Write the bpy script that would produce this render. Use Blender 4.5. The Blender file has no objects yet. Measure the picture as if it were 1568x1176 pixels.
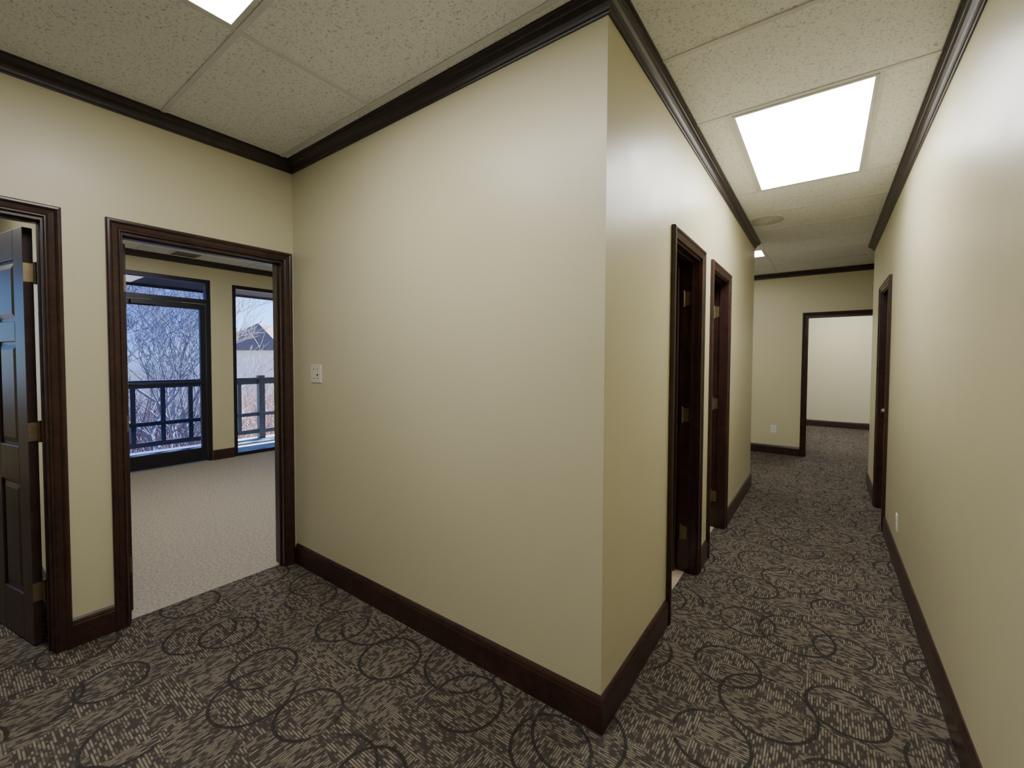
import bpy, bmesh, random
from math import *
from mathutils import Vector, Matrix
random.seed(7)
scene=bpy.context.scene
col=scene.collection
W,A,E,R=-2.968,1.478,-0.666,0.431
RE,HE,EN=6.361,5.472,7.60
CH=2.75; T=0.12; BY=-2.5; XW=-6.9

# ------------------------------------------------------------ materials
def newmat(name):
    m=bpy.data.materials.new(name); m.use_nodes=True
    nt=m.node_tree; b=nt.nodes['Principled BSDF']
    return m,nt,b
class G:
    def __init__(s,nt): s.nt=nt
    def n(s,t,**k):
        x=s.nt.nodes.new(t)
        for a,b in k.items(): setattr(x,a,b)
        return x
    def l(s,a,b): s.nt.links.new(a,b)
    def math(s,op,a,b=None,c=None):
        x=s.n('ShaderNodeMath',operation=op)
        for i,v in enumerate((a,b,c)):
            if v is None: continue
            if isinstance(v,(int,float)): x.inputs[i].default_value=v
            else: s.l(v,x.inputs[i])
        return x.outputs[0]
    def coord(s): return s.n('ShaderNodeTexCoord').outputs['Object']
    def mapp(s,v,scale=(1,1,1),loc=(0,0,0)):
        m=s.n('ShaderNodeMapping'); s.l(v,m.inputs['Vector'])
        m.inputs['Scale'].default_value=scale; m.inputs['Location'].default_value=loc
        return m.outputs[0]
    def noise(s,v,scale,detail=3,rough=.5,dist=0):
        x=s.n('ShaderNodeTexNoise'); s.l(v,x.inputs['Vector'])
        x.inputs['Scale'].default_value=scale;x.inputs['Detail'].default_value=detail
        x.inputs['Roughness'].default_value=rough;x.inputs['Distortion'].default_value=dist
        return x.outputs['Fac']
    def ramp(s,f,stops):
        r=s.n('ShaderNodeValToRGB'); s.l(f,r.inputs[0])
        e=r.color_ramp.elements
        while len(e)<len(stops): e.new(.5)
        for i,(p,c) in enumerate(stops):
            e[i].position=p; e[i].color=(c[0],c[1],c[2],1)
        return r.outputs[0]
    def mix(s,f,a,b,mode='MIX'):
        x=s.n('ShaderNodeMix',data_type='RGBA',blend_type=mode)
        for i,v in ((0,f),(6,a),(7,b)):
            if isinstance(v,(int,float)): x.inputs[i].default_value=v
            elif isinstance(v,tuple): x.inputs[i].default_value=(*v,1)
            else: s.l(v,x.inputs[i])
        return x.outputs[2]
    def bump(s,h,strength,dist,b):
        x=s.n('ShaderNodeBump'); s.l(h,x.inputs['Height'])
        x.inputs['Strength'].default_value=strength;x.inputs['Distance'].default_value=dist
        s.l(x.outputs[0],b.inputs['Normal'])

def simple(name,c,rough=.5,metal=0,var=.08,scale=30,bump=0):
    m,nt,b=newmat(name); g=G(nt); v=g.coord()
    f=g.noise(v,scale,3)
    lo=tuple(x*(1-var) for x in c); hi=tuple(min(1,x*(1+var)) for x in c)
    g.l(g.ramp(f,[(.3,lo),(.7,hi)]),b.inputs['Base Color'])
    b.inputs['Roughness'].default_value=rough; b.inputs['Metallic'].default_value=metal
    if bump: g.bump(f,bump,.002,b)
    return m

def wallpaint(name,c):
    m,nt,b=newmat(name); g=G(nt); v=g.coord()
    f=g.noise(v,1.3,3); f2=g.noise(v,260,2)
    lo=tuple(x*.96 for x in c)
    g.l(g.ramp(f,[(.3,lo),(.7,c)]),b.inputs['Base Color'])
    f3=g.noise(v,5,4)
    rr=g.n('ShaderNodeMapRange'); g.l(f3,rr.inputs[0]); rr.inputs[3].default_value=.30; rr.inputs[4].default_value=.44
    g.l(rr.outputs[0],b.inputs['Roughness'])
    h=g.math('ADD',g.math('MULTIPLY',f2,.4),g.math('MULTIPLY',f3,1.2))
    g.bump(h,.12,.004,b)
    return m
M_wall=wallpaint('cream_wall_paint',(.645,.597,.395))

def wood(name,dark,light,rough=.3,scale=1.0):
    m,nt,b=newmat(name); g=G(nt); v=g.coord()
    f=g.noise(g.mapp(v,(60*scale,60*scale,60*scale)),.35,4,.6,.6)
    f2=g.noise(v,7,3)
    mx=g.math('ADD',g.math('MULTIPLY',f,.65),g.math('MULTIPLY',f2,.35))
    g.l(g.ramp(mx,[(.35,dark),(.65,light)]),b.inputs['Base Color'])
    b.inputs['Roughness'].default_value=rough
    g.bump(f,.08,.002,b)
    return m
M_wood=wood('mahogany_wood',(.020,.010,.009),(.056,.023,.016),.3)
M_crown=wood('crown_wood',(.020,.014,.015),(.036,.023,.023),.36)
M_door=wood('dark_door_wood',(.026,.015,.014),(.050,.028,.024),.36)

# ceiling tile
m,nt,b=newmat('acoustic_ceiling_tile'); g=G(nt); v=g.coord()
f=g.noise(v,110,3,.7); f2=g.noise(g.mapp(v,(1,1.6,1)),55,2,.5,.8)
pit=g.ramp(f,[(.34,(.48,.49,.51)),(.44,(.88,.90,.93))])
pit2=g.ramp(f2,[(.29,(.6,.6,.6)),(.36,(1,1,1))])
g.l(g.mix(1.0,pit,pit2,'MULTIPLY'),b.inputs['Base Color'])
b.inputs['Roughness'].default_value=.9
g.bump(g.math('MINIMUM',f,.46),.3,.008,b)
M_ceil=m
M_grid=simple('ceiling_grid_metal',(.72,.73,.75),.45,0,.03,8)
M_white=simple('ivory_plastic',(.78,.74,.62),.35,0,.02,8)
M_whitep=simple('white_plastic',(.80,.80,.77),.4,0,.02,8)
M_vent=simple('white_vent_metal',(.55,.55,.55),.5,0,.04,10)
M_brass=simple('antique_brass',(.26,.20,.12),.45,.8,.15,40)
M_dark=simple('dark_slot',(.01,.01,.01),.6)
M_bronze=simple('dark_bronze_aluminium',(.022,.021,.027),.35,.4,.1,20)
M_tile=simple('beige_floor_tile',(.55,.44,.32),.35,0,.15,9)
M_concrete=simple('balcony_concrete',(.36,.36,.40),.85,0,.2,6,.2)
M_rail=simple('painted_railing_wood',(.085,.075,.085),.6,0,.25,25)
M_soffit=simple('dark_soffit',(.05,.045,.045),.7,0,.1,5)
M_bark=simple('pale_bark',(.44,.37,.32),.85,0,.35,14,.3)
M_twig=simple('red_brown_twigs',(.38,.24,.19),.85,0,.5,10)
M_ground=simple('winter_ground',(.26,.18,.13),.95,0,.4,2,.3)
M_stucco=simple('pale_stucco',(.82,.77,.70),.85,0,.08,3)
M_roof=simple('brown_shingle_roof',(.22,.13,.10),.9,0,.3,12)
M_pane=simple('window_pane_dark',(.04,.05,.07),.15)

# dark patterned carpet
m,nt,b=newmat('patterned_dark_carpet'); g=G(nt); v=g.coord()
warp=g.n('ShaderNodeTexNoise'); g.l(v,warp.inputs['Vector']); warp.inputs['Scale'].default_value=7
wv=g.n('ShaderNodeVectorMath',operation='MULTIPLY_ADD'); g.l(warp.outputs['Color'],wv.inputs[0]); wv.inputs[1].default_value=(.08,.08,0); g.l(v,wv.inputs[2])
s=g.n('ShaderNodeSeparateXYZ'); g.l(wv.outputs[0],s.inputs[0])
so=g.n('ShaderNodeSeparateXYZ'); g.l(v,so.inputs[0])
def ringset(cell,r0,off):
    X=g.math('ADD',g.math('DIVIDE',so.outputs[0],cell),off); Y=g.math('ADD',g.math('DIVIDE',so.outputs[1],cell),off*1.7)
    fx=g.math('FLOOR',X); fy=g.math('FLOOR',Y)
    cv=g.n('ShaderNodeCombineXYZ'); g.l(fx,cv.inputs[0]); g.l(fy,cv.inputs[1]); cv.inputs[2].default_value=off
    wn=g.n('ShaderNodeTexWhiteNoise'); wn.noise_dimensions='3D'; g.l(cv.outputs[0],wn.inputs['Vector'])
    sc=g.n('ShaderNodeSeparateColor'); g.l(wn.outputs['Color'],sc.inputs[0])
    lx=g.math('SUBTRACT',g.math('SUBTRACT',X,fx),g.math('ADD',.43,g.math('MULTIPLY',sc.outputs[0],.14)))
    ly=g.math('SUBTRACT',g.math('SUBTRACT',Y,fy),g.math('ADD',.43,g.math('MULTIPLY',sc.outputs[1],.14)))
    d=g.math('MULTIPLY',g.math('SQRT',g.math('ADD',g.math('MULTIPLY',lx,lx),g.math('MULTIPLY',ly,ly))),cell)
    rad=g.math('ADD',r0,g.math('MULTIPLY',sc.outputs[2],.03))
    dd=g.math('SUBTRACT',d,rad)
    return g.math('LESS_THAN',g.math('ABSOLUTE',dd),.0065), g.math('LESS_THAN',dd,0)
r1,i1=ringset(.43,.12,.3); r2,i2=ringset(.61,.15,.71)
ring=g.math('MAXIMUM',r1,r2)
cx=g.math('FLOOR',g.math('DIVIDE',s.outputs[0],.33)); cy=g.math('FLOOR',g.math('DIVIDE',s.outputs[1],.17))
sel=g.math('FLOORED_MODULO',g.math('ADD',g.math('ADD',cx,cy),i1),2)
def dashes(along,across,seed):
    row=g.math('DIVIDE',across,.0095); ri=g.math('FLOOR',row); rf=g.math('SUBTRACT',row,ri)
    cv=g.n('ShaderNodeCombineXYZ'); g.l(g.math('DIVIDE',along,.030),cv.inputs[0]); g.l(g.math('MULTIPLY',ri,7.31),cv.inputs[1]); cv.inputs[2].default_value=seed
    nn=g.n('ShaderNodeTexNoise'); g.l(cv.outputs[0],nn.inputs['Vector']); nn.inputs['Scale'].default_value=1; nn.inputs['Detail'].default_value=1
    on=g.n('ShaderNodeMapRange'); g.l(nn.outputs['Fac'],on.inputs[0]); on.inputs[1].default_value=.42; on.inputs[2].default_value=.58
    prof=g.n('ShaderNodeMapRange'); g.l(g.math('ABSOLUTE',g.math('SUBTRACT',rf,.5)),prof.inputs[0]); prof.inputs[1].default_value=.42; prof.inputs[2].default_value=.22
    return g.math('MULTIPLY',on.outputs[0],prof.outputs[0])
dA=dashes(so.outputs[0],so.outputs[1],1.3); dB=dashes(so.outputs[1],so.outputs[0],7.7)
mixf=g.n('ShaderNodeMix',data_type='FLOAT'); g.l(sel,mixf.inputs[0]); g.l(dA,mixf.inputs[2]); g.l(dB,mixf.inputs[3])
fuzz=g.math('MULTIPLY',g.noise(v,300,2,.6),.6)
val=g.math('ADD',g.math('MULTIPLY',mixf.outputs[0],.7),g.math('SUBTRACT',fuzz,.18))
dash=g.ramp(val,[(.05,(.036,.031,.028)),(.85,(.225,.192,.145))])
brk=g.n('ShaderNodeMapRange'); g.l(g.noise(v,5,1),brk.inputs[0]); brk.inputs[1].default_value=.34; brk.inputs[2].default_value=.44
ringf=g.math('MULTIPLY',g.math('MULTIPLY',ring,brk.outputs[0]),.88)
big=g.ramp(g.noise(v,1.1,2),[(.3,(.85,.85,.85)),(.7,(1.1,1.1,1.1))])
c1=g.mix(ringf,dash,(.026,.023,.022))
g.l(g.mix(1.0,c1,big,'MULTIPLY'),b.inputs['Base Color'])
b.inputs['Roughness'].default_value=.95; b.inputs['Specular IOR Level'].default_value=.1
g.bump(val,.4,.003,b)
M_carpet=m
# beige carpet
m,nt,b=newmat('beige_carpet'); g=G(nt); v=g.coord()
f=g.noise(v,60,4,.6); 
g.l(g.ramp(f,[(.35,(.30,.265,.21)),(.65,(.47,.425,.35))]),b.inputs['Base Color'])
b.inputs['Roughness'].default_value=.95; b.inputs['Specular IOR Level'].default_value=.1
g.bump(f,.5,.01,b); M_beige=m
# glass
def glass(name,tint,gl=.08):
    m=bpy.data.materials.new(name); m.use_nodes=True; nt=m.node_tree; nt.nodes.clear(); g=G(nt)
    o=g.n('ShaderNodeOutputMaterial'); t=g.n('ShaderNodeBsdfTransparent'); t.inputs[0].default_value=(*tint,1)
    gg=g.n('ShaderNodeBsdfGlossy'); gg.inputs['Roughness'].default_value=.02
    fr=g.n('ShaderNodeFresnel'); fr.inputs[0].default_value=1.45
    mx=g.n('ShaderNodeMixShader'); g.l(fr.outputs[0],mx.inputs[0]); g.l(t.outputs[0],mx.inputs[1]); g.l(gg.outputs[0],mx.inputs[2]); g.l(mx.outputs[0],o.inputs[0])
    return m
M_glass=glass('clear_window_glass',(.86,.90,1.0))
M_tint=glass('tinted_door_glass',(.42,.48,.70))
def emis(name,c,s):
    m=bpy.data.materials.new(name); m.use_nodes=True; nt=m.node_tree; nt.nodes.clear(); g=G(nt)
    o=g.n('ShaderNodeOutputMaterial'); e=g.n('ShaderNodeEmission')
    v=g.coord(); f=g.noise(v,2.5,1); g.l(g.ramp(f,[(.3,tuple(x*.93 for x in c)),(.7,c)]),e.inputs[0]); e.inputs[1].default_value=s
    g.l(e.outputs[0],o.inputs[0]); return m
LS=20.0
M_lens=emis('light_diffuser',(1,.98,.955),LS)

# ------------------------------------------------------------ mesh helpers
def obj(name,bm,mats,parent=None,smooth=False,bevel=0):
    me=bpy.data.meshes.new(name); bmesh.ops.recalc_face_normals(bm,faces=bm.faces); bm.to_mesh(me); bm.free()
    if not isinstance(mats,(list,tuple)): mats=[mats]
    for x in mats: me.materials.append(x)
    o=bpy.data.objects.new(name,me); col.objects.link(o)
    if parent: o.parent=parent
    if smooth:
        for p in me.polygons: p.use_smooth=True
    if bevel:
        md=o.modifiers.new('b','BEVEL'); md.width=bevel; md.segments=2; md.limit_method='ANGLE'
    return o
def empty(name,loc=(0,0,0)):
    o=bpy.data.objects.new(name,None); col.objects.link(o); o.empty_display_size=.1; o.location=loc
    return o
def box(bm,x0,x1,y0,y1,z0,z1,mi=0,mat=None):
    vs=[bm.verts.new(Vector((x,y,z))) for x in (x0,x1) for y in (y0,y1) for z in (z0,z1)]
    if mat is not None:
        for q in vs: q.co=mat@q.co
    for f in ((0,1,3,2),(4,6,7,5),(0,4,5,1),(2,3,7,6),(0,2,6,4),(1,5,7,3)):
        bm.faces.new([vs[i] for i in f]).material_index=mi
def cyl(bm,c,r,h,axis='z',seg=16,mi=0,r2=None,mat=None):
    r2=r if r2 is None else r2
    M={'z':Matrix(),'x':Matrix.Rotation(pi/2,4,'Y'),'y':Matrix.Rotation(pi/2,4,'X')}[axis]
    ret=bmesh.ops.create_cone(bm,cap_ends=True,segments=seg,radius1=r,radius2=r2,depth=h,matrix=Matrix.Translation(c)@M)
    fs=set()
    for q in ret['verts']:
        if mat is not None: q.co=mat@q.co
        for f in q.link_faces: fs.add(f)
    for f in fs: f.material_index=mi
def sweep(bm,path,n,prof,flip=False,mi=0,closed=False):
    n=Vector(n); P=[Vector(p) for p in path]; N=len(P)
    segs=[(P[(i+1)%N]-P[i]).normalized() for i in range(N if closed else N-1)]
    side=[d.cross(n)*(-1 if flip else 1) for d in segs]
    rings=[]
    for i in range(N):
        if closed: s1,s2=side[i-1],side[i]
        else: s1=side[max(0,i-1)]; s2=side[min(N-2,i)]
        mv=(s1+s2)/(1+s1.dot(s2))
        rings.append([bm.verts.new(P[i]+mv*a+n*b) for a,b in prof])
    K=len(prof)
    for i in range(N if closed else N-1):
        r1=rings[i]; r2=rings[(i+1)%N]
        for k in range(K):
            bm.faces.new((r1[k],r1[(k+1)%K],r2[(k+1)%K],r2[k])).material_index=mi
    if not closed:
        bm.faces.new(rings[0]).material_index=mi; bm.faces.new(rings[-1]).material_index=mi
CROWN=[(a*.68,b*.79) for a,b in [(0,-.092),(.010,-.092),(.013,-.084),(.020,-.080),(.024,-.066),(.032,-.052),(.044,-.040),(.056,-.033),(.060,-.026),(.068,-.022),(.070,-.013),(.080,-.011),(.082,0),(0,0)]]
BASE=[(0,0),(.016,0),(.016,.108),(.013,.116),(.014,.122),(.010,.132),(.005,.139),(0,.139)]
CW=.058
CAS=[(a*CW/.075,b) for a,b in [(0,0),(0,.010),(.004,.014),(.010,.014),(.014,.010),(.020,.012),(.044,.016),(.050,.021),(.058,.024),(.068,.023),(.075,.017),(.075,0)]]

# ------------------------------------------------------------ walls
def wall(name,axis,a0,a1,f0,f1,openings=(),z1=None,mat=None):
    """axis 'x': wall runs along x (a0..a1), thickness y f0..f1"""
    z1=CH if z1 is None else z1
    bm=bmesh.new()
    def bx(p,q,zz0,zz1):
        if q-p<1e-4 or zz1-zz0<1e-4: return
        if axis=='x': box(bm,p,q,f0,f1,zz0,zz1)
        else: box(bm,f0,f1,p,q,zz0,zz1)
    cur=a0
    for (p,q,zb,zt) in sorted(openings):
        bx(cur,p,0,z1); bx(p,q,0,zb); bx(p,q,zt,z1); cur=q
    bx(cur,a1,0,z1)
    return obj(name,bm,mat or M_wall)
OH=2.076
D1=(-.49,.330); D2=(.588,1.411); H1=(2.351,2.959); H2=(3.299,3.906); RD=(4.68,5.38); ED=(-.23,.62)
wall('wall_left','y',BY,EN,W-T,W,[(D1[0],D1[1],0,OH),(D2[0],D2[1],0,OH)])
wall('wall_center','x',W,E,A,A+T)
wall('wall_hall_left','y',A+T,HE,E-T,E,[(H1[0],H1[1],0,OH),(H2[0],H2[1],0,OH)])
wall('wall_side_passage','x',W,E-T,HE-T,HE)
wall('wall_hall_right','y',BY,RE,R,R+T,[(RD[0],RD[1],0,OH)])
wall('wall_passage_right','x',R+T,1.9,RE-T,RE)
wall('wall_passage_end','y',RE-T,EN,1.9,1.9+T)
wall('wall_hall_end','x',W-T,1.9+T,EN,EN+T,[(ED[0],ED[1],0,OH)])
wall('wall_back','x',XW,R+T,BY-T,BY)
FRY=11.4
wall('wall_far_room_back','x',-2.2,2.6,FRY,FRY+T)
wall('wall_far_room_left','y',EN+T,FRY,-2.2-T,-2.2)
wall('wall_far_room_right','y',EN+T,FRY,2.6,2.6+T)
wall('wall_office_left','x',XW,W-T,.42,.50)
OY1=4.6
wall('wall_office_right','x',XW-T,W-T,OY1,OY1+T)
DY=(1.30,2.30); WY=(2.567,4.25)
wall('wall_office_window','y',BY,OY1,XW-T,XW,[(-1.9,-.4,.9,2.48),(DY[0],DY[1],0,2.50),(WY[0],WY[1],.0,2.48)])
wall('wall_washroom_partition','x',W,E-T,3.08,3.18)

bm=bmesh.new(); box(bm,XW-T,2.8,BY-T,FRY+T,CH,CH+.12); obj('ceiling',bm,M_ceil)
bm=bmesh.new(); box(bm,W-.055,2.8,BY-T,FRY+T,-.15,0); obj('floor',bm,M_carpet)
bm=bmesh.new(); box(bm,XW-T,W-.055,.46,OY1+T,-.15,0); obj('floor_office',bm,M_beige)
bm=bmesh.new(); box(bm,XW-T,W-.055,BY-T,.46,-.15,0); obj('floor_left_room',bm,M_carpet)
bm=bmesh.new(); box(bm,W,E-.07,A+T,HE-T,0,.004); obj('floor_washroom_tile',bm,M_tile)

# crown
def crown(name,path,closed=False):
    bm=bmesh.new(); sweep(bm,[(x,y,CH) for x,y in path],(0,0,1),CROWN,closed=closed); return obj(name,bm,M_crown)
crown('trim_crown',[(W,BY),(W,A),(E,A),(E,HE),(W,HE),(W,EN),(1.9,EN),(1.9,RE),(R,RE),(R,BY)],True)
crown('trim_crown_office',[(XW,.5),(XW,OY1),(W-T,OY1),(W-T,.5)],True)
crown('trim_crown_far_room',[(-2.2,EN+T),(-2.2,FRY),(2.6,FRY),(2.6,EN+T)],True)
def baseb(name,paths):
    bm=bmesh.new()
    for p in paths: sweep(bm,[(x,y,0) for x,y in p],(0,0,1),BASE)
    return obj(name,bm,M_wood)
c=CW-.006
baseb('baseboard_left',[[(W,BY),(W,D1[0]-c)],[(W,D1[1]+c),(W,D2[0]-c)]])
baseb('baseboard_center',[[(W+.02,A),(E,A),(E,H1[0]-c)]])
baseb('baseboard_hall_left',[[(E,H1[1]+c),(E,H2[0]-c)],[(E,H2[1]+c),(E,HE),(W,HE),(W,EN),(ED[0]-c,EN)]])
baseb('baseboard_hall_right',[[(1.9,EN),(1.9,RE),(R,RE),(R,RD[1]+c)],[(R,RD[0]-c),(R,BY),(W,BY)]])
baseb('baseboard_far_room',[[(-2.2,EN+T),(-2.2,FRY),(2.6,FRY),(2.6,EN+T)]])
baseb('baseboard_office',[[(W-T,.5),(XW,.5),(XW,DY[0])],[(XW,DY[1]),(XW,WY[0])],[(XW,WY[1]),(XW,OY1),(W-T,OY1),(W-T,D2[1]+c)]])

# ceiling grid
bm=bmesh.new()
def bar(x0,y0,x1,y1,w=.023):
    if abs(x1-x0)<1e-6: box(bm,x0-w/2,x0+w/2,y0,y1,CH-.004,CH+.001)
    else: box(bm,x0,x1,y0-w/2,y0+w/2,CH-.0045,CH+.001)
for yy in (-2.28,-1.67,-1.06,-.45,.15,.768,1.385): bar(W,yy,R,yy)
for xx in (-1.958,-.73): bar(xx,BY,xx,1.385)
for yy in (1.95,2.575,3.845,4.44,5.03,5.64,6.25,6.86): bar(E if yy<HE else W,yy,R if yy<RE else 1.9,yy)
bar(-.452,2.575,-.452,3.845); bar(.188,2.575,.188,3.845)
bar(-1.95,HE,-1.95,EN)
bar(-.62,HE,-.62,EN)
for yy in (.9,1.5,2.1,2.7,3.3,3.9): bar(XW,yy,W-T,yy)
for xx in (-6.55,-5.33,-4.1): bar(xx,.5,xx,OY1)
for yy in (8.3,8.9,9.5,10.1,10.7): bar(-2.2,yy,2.6,yy)
obj('trim_ceiling_grid',bm,M_grid)

def panel(x0,x1,y0,y1):
    e=empty('ceiling_light_panel',((x0+x1)/2,(y0+y1)/2,CH))
    M=Matrix.Translation(-Vector(e.location))
    bm=bmesh.new(); w=.014
    for q in ((x0,x1,y0,y0+w),(x0,x1,y1-w,y1),(x0,x0+w,y0+w,y1-w),(x1-w,x1,y0+w,y1-w)): box(bm,*q,CH-.007,CH,mat=M)
    obj('frame',bm,M_grid,e)
    bm=bmesh.new(); box(bm,x0+w,x1-w,y0+w,y1-w,CH-.0055,CH-.001,mat=M); obj('diffuser',bm,M_lens,e)
panel(-.439,.175,2.596,3.830)
panel(-1.946,-.742,.165,.745)
panel(-1.93,-.632,5.86,6.23)
panel(-.3,.9,8.92,9.48)
panel(-.3,.9,10.12,10.68)  # second far-room panel, out of view, added to brighten the walls there
panel(-5.3,-4.12,1.51,2.09)
panel(-5.3,-4.12,-1.2,-.6)  # unseen panel added in the left room so the door gap looks bright

# round ceiling diffuser
bm=bmesh.new()
for r,h in ((.15,.006),(.115,.014),(.075,.020),(.035,.026)): cyl(bm,(-.485,4.70,CH-h/2),r*.8,h,'z',40,0,r2=r)
obj('round_ceiling_vent',bm,M_vent)
# office ceiling vent
bm=bmesh.new(); box(bm,-6.76,-6.46,1.80,2.10,CH-.008,CH,0)
for i in range(7): box(bm,-6.74+i*.038,-6.722+i*.038,1.82,2.08,CH-.010,CH-.007,1)
obj('office_ceiling_vent',bm,[M_whitep,M_dark])

# ------------------------------------------------------------ doors
def casing(bm,axis,a0,a1,face,sgn,zt=OH):
    if axis=='y': pts=[(face,a1,0),(face,a1,zt),(face,a0,zt),(face,a0,0)]; n=(sgn,0,0); d=Vector((0,0,1)).cross(Vector(n)); flip=d.y<0
    else: pts=[(a1,face,0),(a1,face,zt),(a0,face,zt),(a0,face,0)]; n=(0,sgn,0); d=Vector((0,0,1)).cross(Vector(n)); flip=d.x<0
    sweep(bm,pts,n,CAS,flip=flip)
JT=.014
def jamb(bm,axis,a0,a1,f0,f1,zt=OH,t=JT,stop=None):
    def bx(p,q,r,s,z0,z1):
        if axis=='y': box(bm,r,s,p,q,z0,z1)
        else: box(bm,p,q,r,s,z0,z1)
    bx(a0,a0+t,f0,f1,0,zt); bx(a1-t,a1,f0,f1,0,zt); bx(a0+t,a1-t,f0,f1,zt-t,zt)
    if stop:
        s0,s1=stop
        bx(a0+t,a0+t+.009,s0,s1,0,zt-t); bx(a1-t-.009,a1-t,s0,s1,0,zt-t); bx(a0+t+.009,a1-t-.009,s0,s1,zt-t-.008,zt-t)
def slab(bm,w,h=2.045,t=.035,mat=None):
    """local: x 0..w, y -t/2..t/2, z .008..h"""
    z0=.008; st=.115 if w>.7 else .09; ms=.10 if w>.7 else .08
    pw=(w-2*st-ms)/2
    rails=[(z0,.24),(.80,.98),(1.50,1.60),(1.90,h)]
    xs=[(0,st),(st+pw,st+pw+ms),(w-st,w)]
    box(bm,st-.001,w-st+.001,-t*.22,t*.22,z0+.1,h-.1,mat=mat)
    for a,b_ in xs: box(bm,a,b_,-t/2,t/2,z0,h,mat=mat)
    for a,b_ in rails:
        box(bm,st,st+pw,-t/2,t/2,a,b_,mat=mat); box(bm,st+pw+ms,w-st,-t/2,t/2,a,b_,mat=mat)
    for (pa,pb) in ((.24,.80),(.98,1.50),(1.60,1.90)):
        for xa in (st,st+pw+ms):
            x0,x1=xa+.012,xa+pw-.012; za,zb=pa+.012,pb-.012
            for sg in (-1,1):
                i=.028
                lo=[(x0,za),(x1,za),(x1,zb),(x0,zb)]; hi=[(x0+i,za+i),(x1-i,za+i),(x1-i,zb-i),(x0+i,zb-i)]
                L=[bm.verts.new((x,sg*t*.2,z)) for x,z in lo]; U=[bm.verts.new((x,sg*t*.42,z)) for x,z in hi]
                if mat is not None:
                    for q in L+U: q.co=mat@q.co
                for k in range(4): bm.faces.new((L[k],L[(k+1)%4],U[(k+1)%4],U[k]))
                bm.faces.new(U)
def knob(bm,x,z,mat):
    for sg in (-1,1):
        cyl(bm,(x,sg*.021,z),.03,.006,'y',20,mat=mat); cyl(bm,(x,sg*.04,z),.011,.036,'y',14,mat=mat)
        r=bmesh.ops.create_uvsphere(bm,u_segments=16,v_segments=10,radius=.027,matrix=mat@Matrix.Translation((x,sg*.062,z)))
def hingebm(cx,cy,cz,axis,sgn):
    """axis 'y': leaf lies on a jamb face with normal +-y ; axis 'x': leaf on a door edge facing +x, spanning the gap to the jamb"""
    bm=bmesh.new()
    if axis=='y':
        box(bm,cx-.018,cx+.018,cy,cy+sgn*.0025,cz-.045,cz+.045)
        for k in (-.03,0,.03): cyl(bm,(cx+.009*(1 if k else -1),cy+sgn*.003,cz+k),.004,.002,'y',10)
        px,py=cx-.023,cy+sgn*.004
    else:
        box(bm,cx,cx+.0025,cy-.017,cy+.017,cz-.045,cz+.045)
        for k in (-.03,0,.03): cyl(bm,(cx+.003,cy+.007*(1 if k else -1),cz+k),.004,.002,'x',10)
        px,py=cx+.003,cy+sgn*.022
    cyl(bm,(px,py,cz),.006,.094,'z',12)
    cyl(bm,(px,py,cz+.05),.0075,.006,'z',12); cyl(bm,(px,py,cz-.05),.0075,.006,'z',12)
    return bm
HZ=(.27,1.06,1.83)
def door(name,axis,op,f0,f1,stop,slabM=None,slabw=.7,hinges=None,knobx=None,matd=M_door):
    e=empty(name)
    bm=bmesh.new(); casing(bm,axis,op[0]+.006,op[1]-.006,f1,1); casing(bm,axis,op[0]+.006,op[1]-.006,f0,-1); obj('casing',bm,M_wood,e)
    bm=bmesh.new(); jamb(bm,axis,op[0],op[1],f0,f1,stop=stop); obj('jamb',bm,M_wood,e)
    if slabM is not None:
        bm=bmesh.new(); slab(bm,slabw,mat=slabM); obj('slab',bm,matd,e,bevel=.003)
        if knobx:
            bm=bmesh.new(); knob(bm,knobx,.95,slabM); obj('knob',bm,M_brass,e,smooth=True)
    if hinges:
        for i,z in enumerate(HZ): obj('hinge_%d'%(i+1),hingebm(hinges[1],hinges[2],z,hinges[0],hinges[3]),M_brass,e)
    return e
def place(x,y,ang): return Matrix.Translation((x,y,0))@Matrix.Rotation(ang,4,'Z')
# left door: hinged on its right jamb, opened ~80 deg into the room
door('door_1','y',D1,W-T,W,(W-.055,W-.04),place(W-T-.024,D1[1]-.042,radians(180+11)),.79,('x',W-T-.022,D1[1]-.042,1),.73)
# office door: hinged on left jamb, folded back into office
door('door_2','y',D2,W-T,W,(W-.055,W-.04),place(W-T-.024,D2[0]+JT+.022,radians(180)),.775,('x',W-T-.0235,D2[0]+JT+.022,-1),.72)
# hall washroom doors opened inwards against far jamb
door('door_3','y',H1,E-T,E,(E-.055,E-.04),place(E-T-.005,H1[1]-JT-.0225,radians(180)),.57,('y',E-T+.045,H1[1]-JT,-1),.51)
door('door_4','y',H2,E-T,E,(E-.055,E-.04),place(E-T-.005,H2[1]-JT-.0225,radians(180)),.57,('y',E-T+.045,H2[1]-JT,-1),.51)
door('door_5','y',RD,R,R+T,(R+.06,R+.075),place(R+.095,RD[0]+.017,radians(90)),.666,None,.60)
door('door_6','x',ED,EN,EN+T,(EN+.05,EN+.065))

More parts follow.
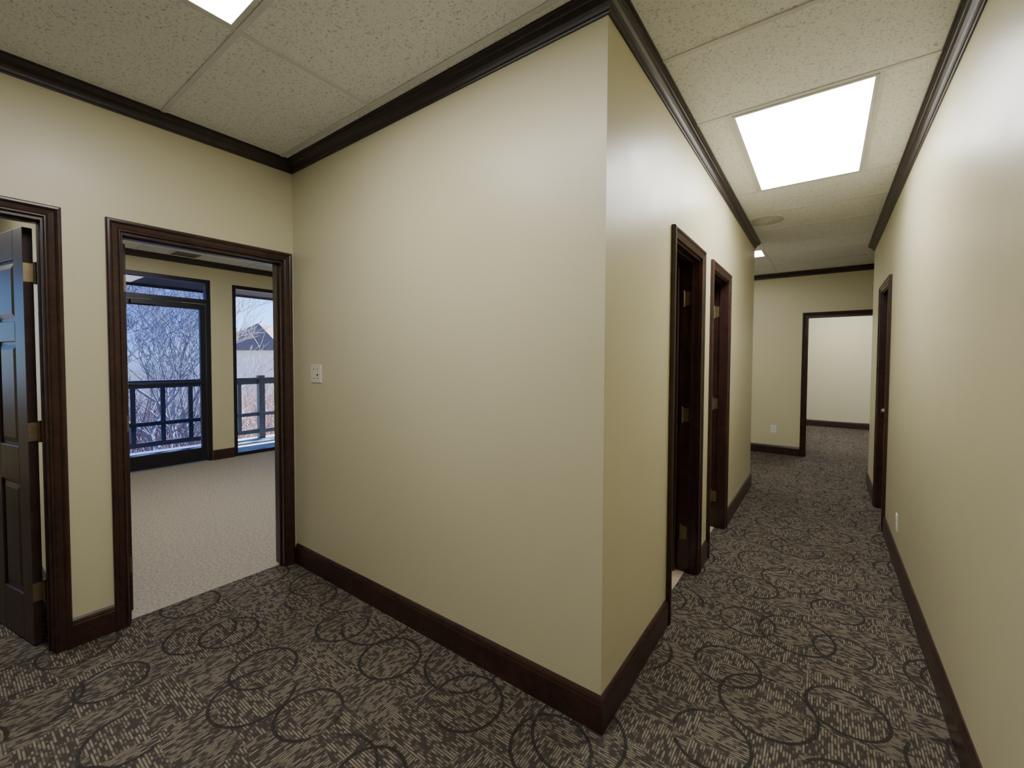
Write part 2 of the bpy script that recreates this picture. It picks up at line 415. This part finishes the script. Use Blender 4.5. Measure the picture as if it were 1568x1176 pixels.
# ------------------------------------------------------------ switch and outlets
def plate_object(name,org,u,n,w,h,kind):
    u=Vector(u);n=Vector(n);z=Vector((0,0,1)); M=Matrix((( u.x,z.x,n.x,org[0]),(u.y,z.y,n.y,org[1]),(u.z,z.z,n.z,org[2]),(0,0,0,1)))
    bm=bmesh.new(); box(bm,-w/2,w/2,-h/2,h/2,0,.003,mat=M); box(bm,-w/2+.004,w/2-.004,-h/2+.004,h/2-.004,.003,.0055,mat=M)
    if kind=='switch':
        for sx in (-.023,.023):
            for sy in (-.03,.03): cyl(bm,(sx,sy,.006),.0035,.002,'z',10,1,mat=M)
        box(bm,.017,.029,-.012,.012,.0055,.0065,1,mat=M)
        box(bm,.0185,.0275,-.001,.010,.006,.017,0,mat=M)
    else:
        cyl(bm,(0,0,.006),.003,.002,'z',10,1,mat=M)
        for s in (-.02,.02):
            cyl(bm,(0,s,.006),.0165,.003,'z',20,0,mat=M)
            box(bm,-.008,-.0055,s-.002,s+.007,.007,.0081,1,mat=M); box(bm,.0055,.008,s-.002,s+.007,.007,.0081,1,mat=M)
            cyl(bm,(0,s-.008,.0075),.0025,.001,'z',8,1,mat=M)
    return obj(name,bm,[M_white if kind=='switch' else M_whitep,M_dark])
plate_object('light_switch',(-2.68,A,1.325),(1,0,0),(0,-1,0),.125,.12,'switch')
plate_object('wall_outlet',(R,3.94,.30),(0,1,0),(-1,0,0),.072,.115,'outlet')
plate_object('wall_outlet',(-.62,EN,.38),(1,0,0),(0,-1,0),.072,.115,'outlet')

# ------------------------------------------------------------ storefront door, transom, windows
e=empty('door_exterior')
xf0,xf1=XW-.09,XW-.03
bm=bmesh.new(); y0,y1=DY
for q in ((y0,y0+.05,0,2.50),(y1-.05,y1,0,2.50),(y0+.05,y1-.05,2.45,2.50),(y0+.05,y1-.05,2.17,2.23)): box(bm,xf0-.02,xf1+.02,*q)
obj('frame',bm,M_bronze,e,bevel=.003)
bm=bmesh.new(); a,b_=y0+.056,y1-.056
for q in ((a,a+.06,.012,2.165),(b_-.06,b_,.012,2.165),(a+.06,b_-.06,2.09,2.165),(a+.06,b_-.06,.012,.19),(a+.06,b_-.06,1.07,1.11)): box(bm,xf0+.008,xf1,*q)
obj('leaf',bm,M_bronze,e,bevel=.003)
bm=bmesh.new(); box(bm,xf0+.03,xf0+.036,a+.06,b_-.06,.19,1.07); box(bm,xf0+.03,xf0+.036,a+.06,b_-.06,1.11,2.09); box(bm,xf0+.03,xf0+.036,y0+.05,y1-.05,2.23,2.45)
obj('glass',bm,M_tint,e)
bm=bmesh.new(); box(bm,xf1,xf1+.05,a+.1,a+.36,2.10,2.15); box(bm,xf1+.01,xf1+.03,a+.3,a+.62,2.165,2.18); cyl(bm,(xf1+.05,(a+b_)/2,1.09),.012,.7,'y',12)
box(bm,xf1,xf1+.05,a+.06,a+.085,1.075,1.105); box(bm,xf1,xf1+.05,b_-.085,b_-.06,1.075,1.105)
box(bm,xf1,xf1+.012,b_-.045,b_-.015,.92,1.04)
obj('closer_and_push_bar',bm,M_bronze,e,bevel=.002)
def window(name,y0,y1,z0,z1,mull=()):
    e=empty(name); bm=bmesh.new()
    for q in ((y0,y0+.05,z0,z1),(y1-.05,y1,z0,z1),(y0+.05,y1-.05,z1-.05,z1),(y0+.05,y1-.05,z0,z0+.05)): box(bm,xf0-.02,xf1+.02,*q)
    for mm in mull: box(bm,xf0-.02,xf1+.02,mm-.025,mm+.025,z0+.05,z1-.05)
    obj('frame',bm,M_bronze,e,bevel=.003)
    bm=bmesh.new(); box(bm,xf0+.03,xf0+.036,y0+.05,y1-.05,z0+.05,z1-.05); obj('glass',bm,M_glass,e)
window('window_1',WY[0],WY[1],0,2.48,(3.4,))
window('window_2',-1.9,-.4,.9,2.48)

# ------------------------------------------------------------ outside
bm=bmesh.new(); box(bm,-8.6,XW-T,-3,9,-.30,-.04)
obj('balcony_deck',bm,M_concrete)
bm=bmesh.new(); box(bm,-8.75,XW-T,-3,9,2.60,2.82); box(bm,-8.80,-8.75,-3,9,2.56,2.86); obj('balcony_roof_soffit',bm,M_soffit)
bm=bmesh.new(); xr=-8.42
box(bm,xr-.07,xr+.07,-3,9,1.045,1.08); box(bm,xr-.02,xr+.02,-3,9,.96,1.045); box(bm,xr-.025,xr+.025,-3,9,.38,.44); box(bm,xr-.025,xr+.025,-3,9,.06,.13)
y=-2.9
i=0
while y<9:
    if i%6==0: box(bm,xr-.05,xr+.05,y-.05,y+.05,-.04,1.12)
    else: box(bm,xr-.02,xr+.02,y-.028,y+.028,.13,.96)
    y+=.36; i+=1
obj('balcony_railing',bm,M_rail)
bm=bmesh.new(); bmesh.ops.create_grid(bm,x_segments=40,y_segments=40,size=60,matrix=Matrix.Translation((-68.5,20,-3.4)))
for q in bm.verts: q.co.z+=random.uniform(-.1,.1)+max(0,(-q.co.x-25))*.02
obj('ground_outside',bm,M_ground)

def tree(name,base,h,seed,mat,depth=5,r0=.11,spread=.55):
    rnd=random.Random(seed); cu=bpy.data.curves.new(name,'CURVE'); cu.dimensions='3D'; cu.bevel_depth=1; cu.bevel_resolution=0; cu.resolution_u=1
    def grow(p,d,L,r,k):
        n=4; pts=[(p.copy(),r)]
        for i in range(n):
            d=(d+Vector((rnd.uniform(-.2,.2),rnd.uniform(-.2,.2),rnd.uniform(-.05,.15)))).normalized()
            p=p+d*L/n; pts.append((p.copy(),r*(1-.45*(i+1)/n)))
            if k>0 and i>=1:
                for _ in range(1 if i<n-1 else 2):
                    nd=(d+Vector((rnd.uniform(-1,1),rnd.uniform(-1,1),rnd.uniform(-.3,.7)))*spread*1.5).normalized()
                    grow(p.copy(),nd,L*rnd.uniform(.55,.8),pts[-1][1]*.62,k-1)
        s=cu.splines.new('POLY'); s.points.add(len(pts)-1)
        for i,(q,rr) in enumerate(pts): s.points[i].co=(*q,1); s.points[i].radius=max(rr,.006)
    grow(Vector(base),Vector((0,0,1)),h,r0,depth)
    o=bpy.data.objects.new(name,cu); col.objects.link(o); cu.materials.append(mat)
    return o
tree('bare_tree',(-12.5,2.9,-3.4),3.0,3,M_bark,5,.13)
tree('bare_tree',(-15,4.0,-3.4),3.2,5,M_bark,5,.14)
tree('bare_tree',(-18,5.0,-3.4),3.4,12,M_bark,5,.14)
tree('bare_tree',(-14,1.6,-3.4),2.8,15,M_bark,5,.11)
# thicket of shrubs: one object
def thicket():
    rnd=random.Random(4); cu=bpy.data.curves.new('shrub_thicket','CURVE'); cu.dimensions='3D'; cu.bevel_depth=1; cu.bevel_resolution=0
    for i in range(3200):
        x=rnd.uniform(-30,-11); y=-x*rnd.uniform(.1,.62); p=Vector((x,y,-3.4)); 
        d=Vector((rnd.uniform(-.5,.5),rnd.uniform(-.5,.5),1)); L=rnd.uniform(1.4,4.7)
        s=cu.splines.new('POLY'); s.points.add(4)
        for k in range(5):
            s.points[k].co=(*p,1); s.points[k].radius=.022*(1-.17*k)
            p=p+d.normalized()*L/4; d+=Vector((rnd.uniform(-.4,.4),rnd.uniform(-.4,.4),-.1))
    o=bpy.data.objects.new('shrub_thicket',cu); col.objects.link(o); cu.materials.append(M_twig)
thicket()
def house(x,y,w,d,h,rh,base,rot=0):
    e=empty('house',(x,y,base)); e.rotation_euler=(0,0,radians(rot))
    bm=bmesh.new(); box(bm,-d/2,d/2,-w/2,w/2,0,h)
    obj('walls',bm,M_stucco,e)
    bm=bmesh.new(); o_=.5
    a=[(-d/2-o_,-w/2-o_,h),(d/2+o_,-w/2-o_,h),(d/2+o_,w/2+o_,h),(-d/2-o_,w/2+o_,h)]
    vs=[bm.verts.new(q) for q in a]; r1=bm.verts.new((0,-w/2+1.5,h+rh)); r2=bm.verts.new((0,w/2-1.5,h+rh))
    for f in ((vs[0],vs[1],r1),(vs[1],vs[2],r2,r1),(vs[2],vs[3],r2),(vs[3],vs[0],r1,r2),(vs[3],vs[2],vs[1],vs[0])): bm.faces.new(f)
    obj('roof',bm,M_roof,e)
    bm=bmesh.new()
    for k in range(4):
        yy=-w/2+w*(k+.5)/4
        for zz in (h*.2,h*.62): box(bm,d/2-.02,d/2+.05,yy-.5,yy+.5,zz,zz+1.3)
    obj('windows',bm,M_pane,e)
house(-34,15.2,6,5,5.2,2.0,-3.2,35)

# ------------------------------------------------------------ world
w=bpy.data.worlds.new('sky'); scene.world=w; w.use_nodes=True; nt=w.node_tree
bg=nt.nodes['Background']; sk=nt.nodes.new('ShaderNodeTexSky'); sk.sky_type='NISHITA'
sk.sun_elevation=radians(32); sk.sun_rotation=radians(346); sk.sun_disc=True; sk.sun_intensity=1.0; sk.sun_size=radians(1.0)
sk.air_density=.8; sk.dust_density=.0; sk.ozone_density=4
g=G(nt); g.l(g.mix(1.0,sk.outputs[0],(.60,.84,1.15),'MULTIPLY'),bg.inputs[0]); bg.inputs[1].default_value=.55

# ------------------------------------------------------------ camera
cd=bpy.data.cameras.new('camera'); co=bpy.data.objects.new('camera',cd); col.objects.link(co); scene.camera=co
yaw,pit,rol=radians(35.9562),radians(1.7716),radians(.249)
F=Vector((-sin(yaw)*cos(pit),cos(yaw)*cos(pit),-sin(pit))); Rt=Vector((cos(yaw),sin(yaw),0)); U=Rt.cross(F)
R2=Rt*cos(rol)+U*sin(rol); U2=-Rt*sin(rol)+U*cos(rol)
co.matrix_world=Matrix(((R2.x,U2.x,-F.x,0),(R2.y,U2.y,-F.y,0),(R2.z,U2.z,-F.z,1.42),(0,0,0,1)))
cd.sensor_width=36; cd.lens=36*651.4376/1568; cd.shift_x=-(790.51-784)/1568; cd.shift_y=(571.39-588)/1568
cd.clip_start=.02; cd.clip_end=500
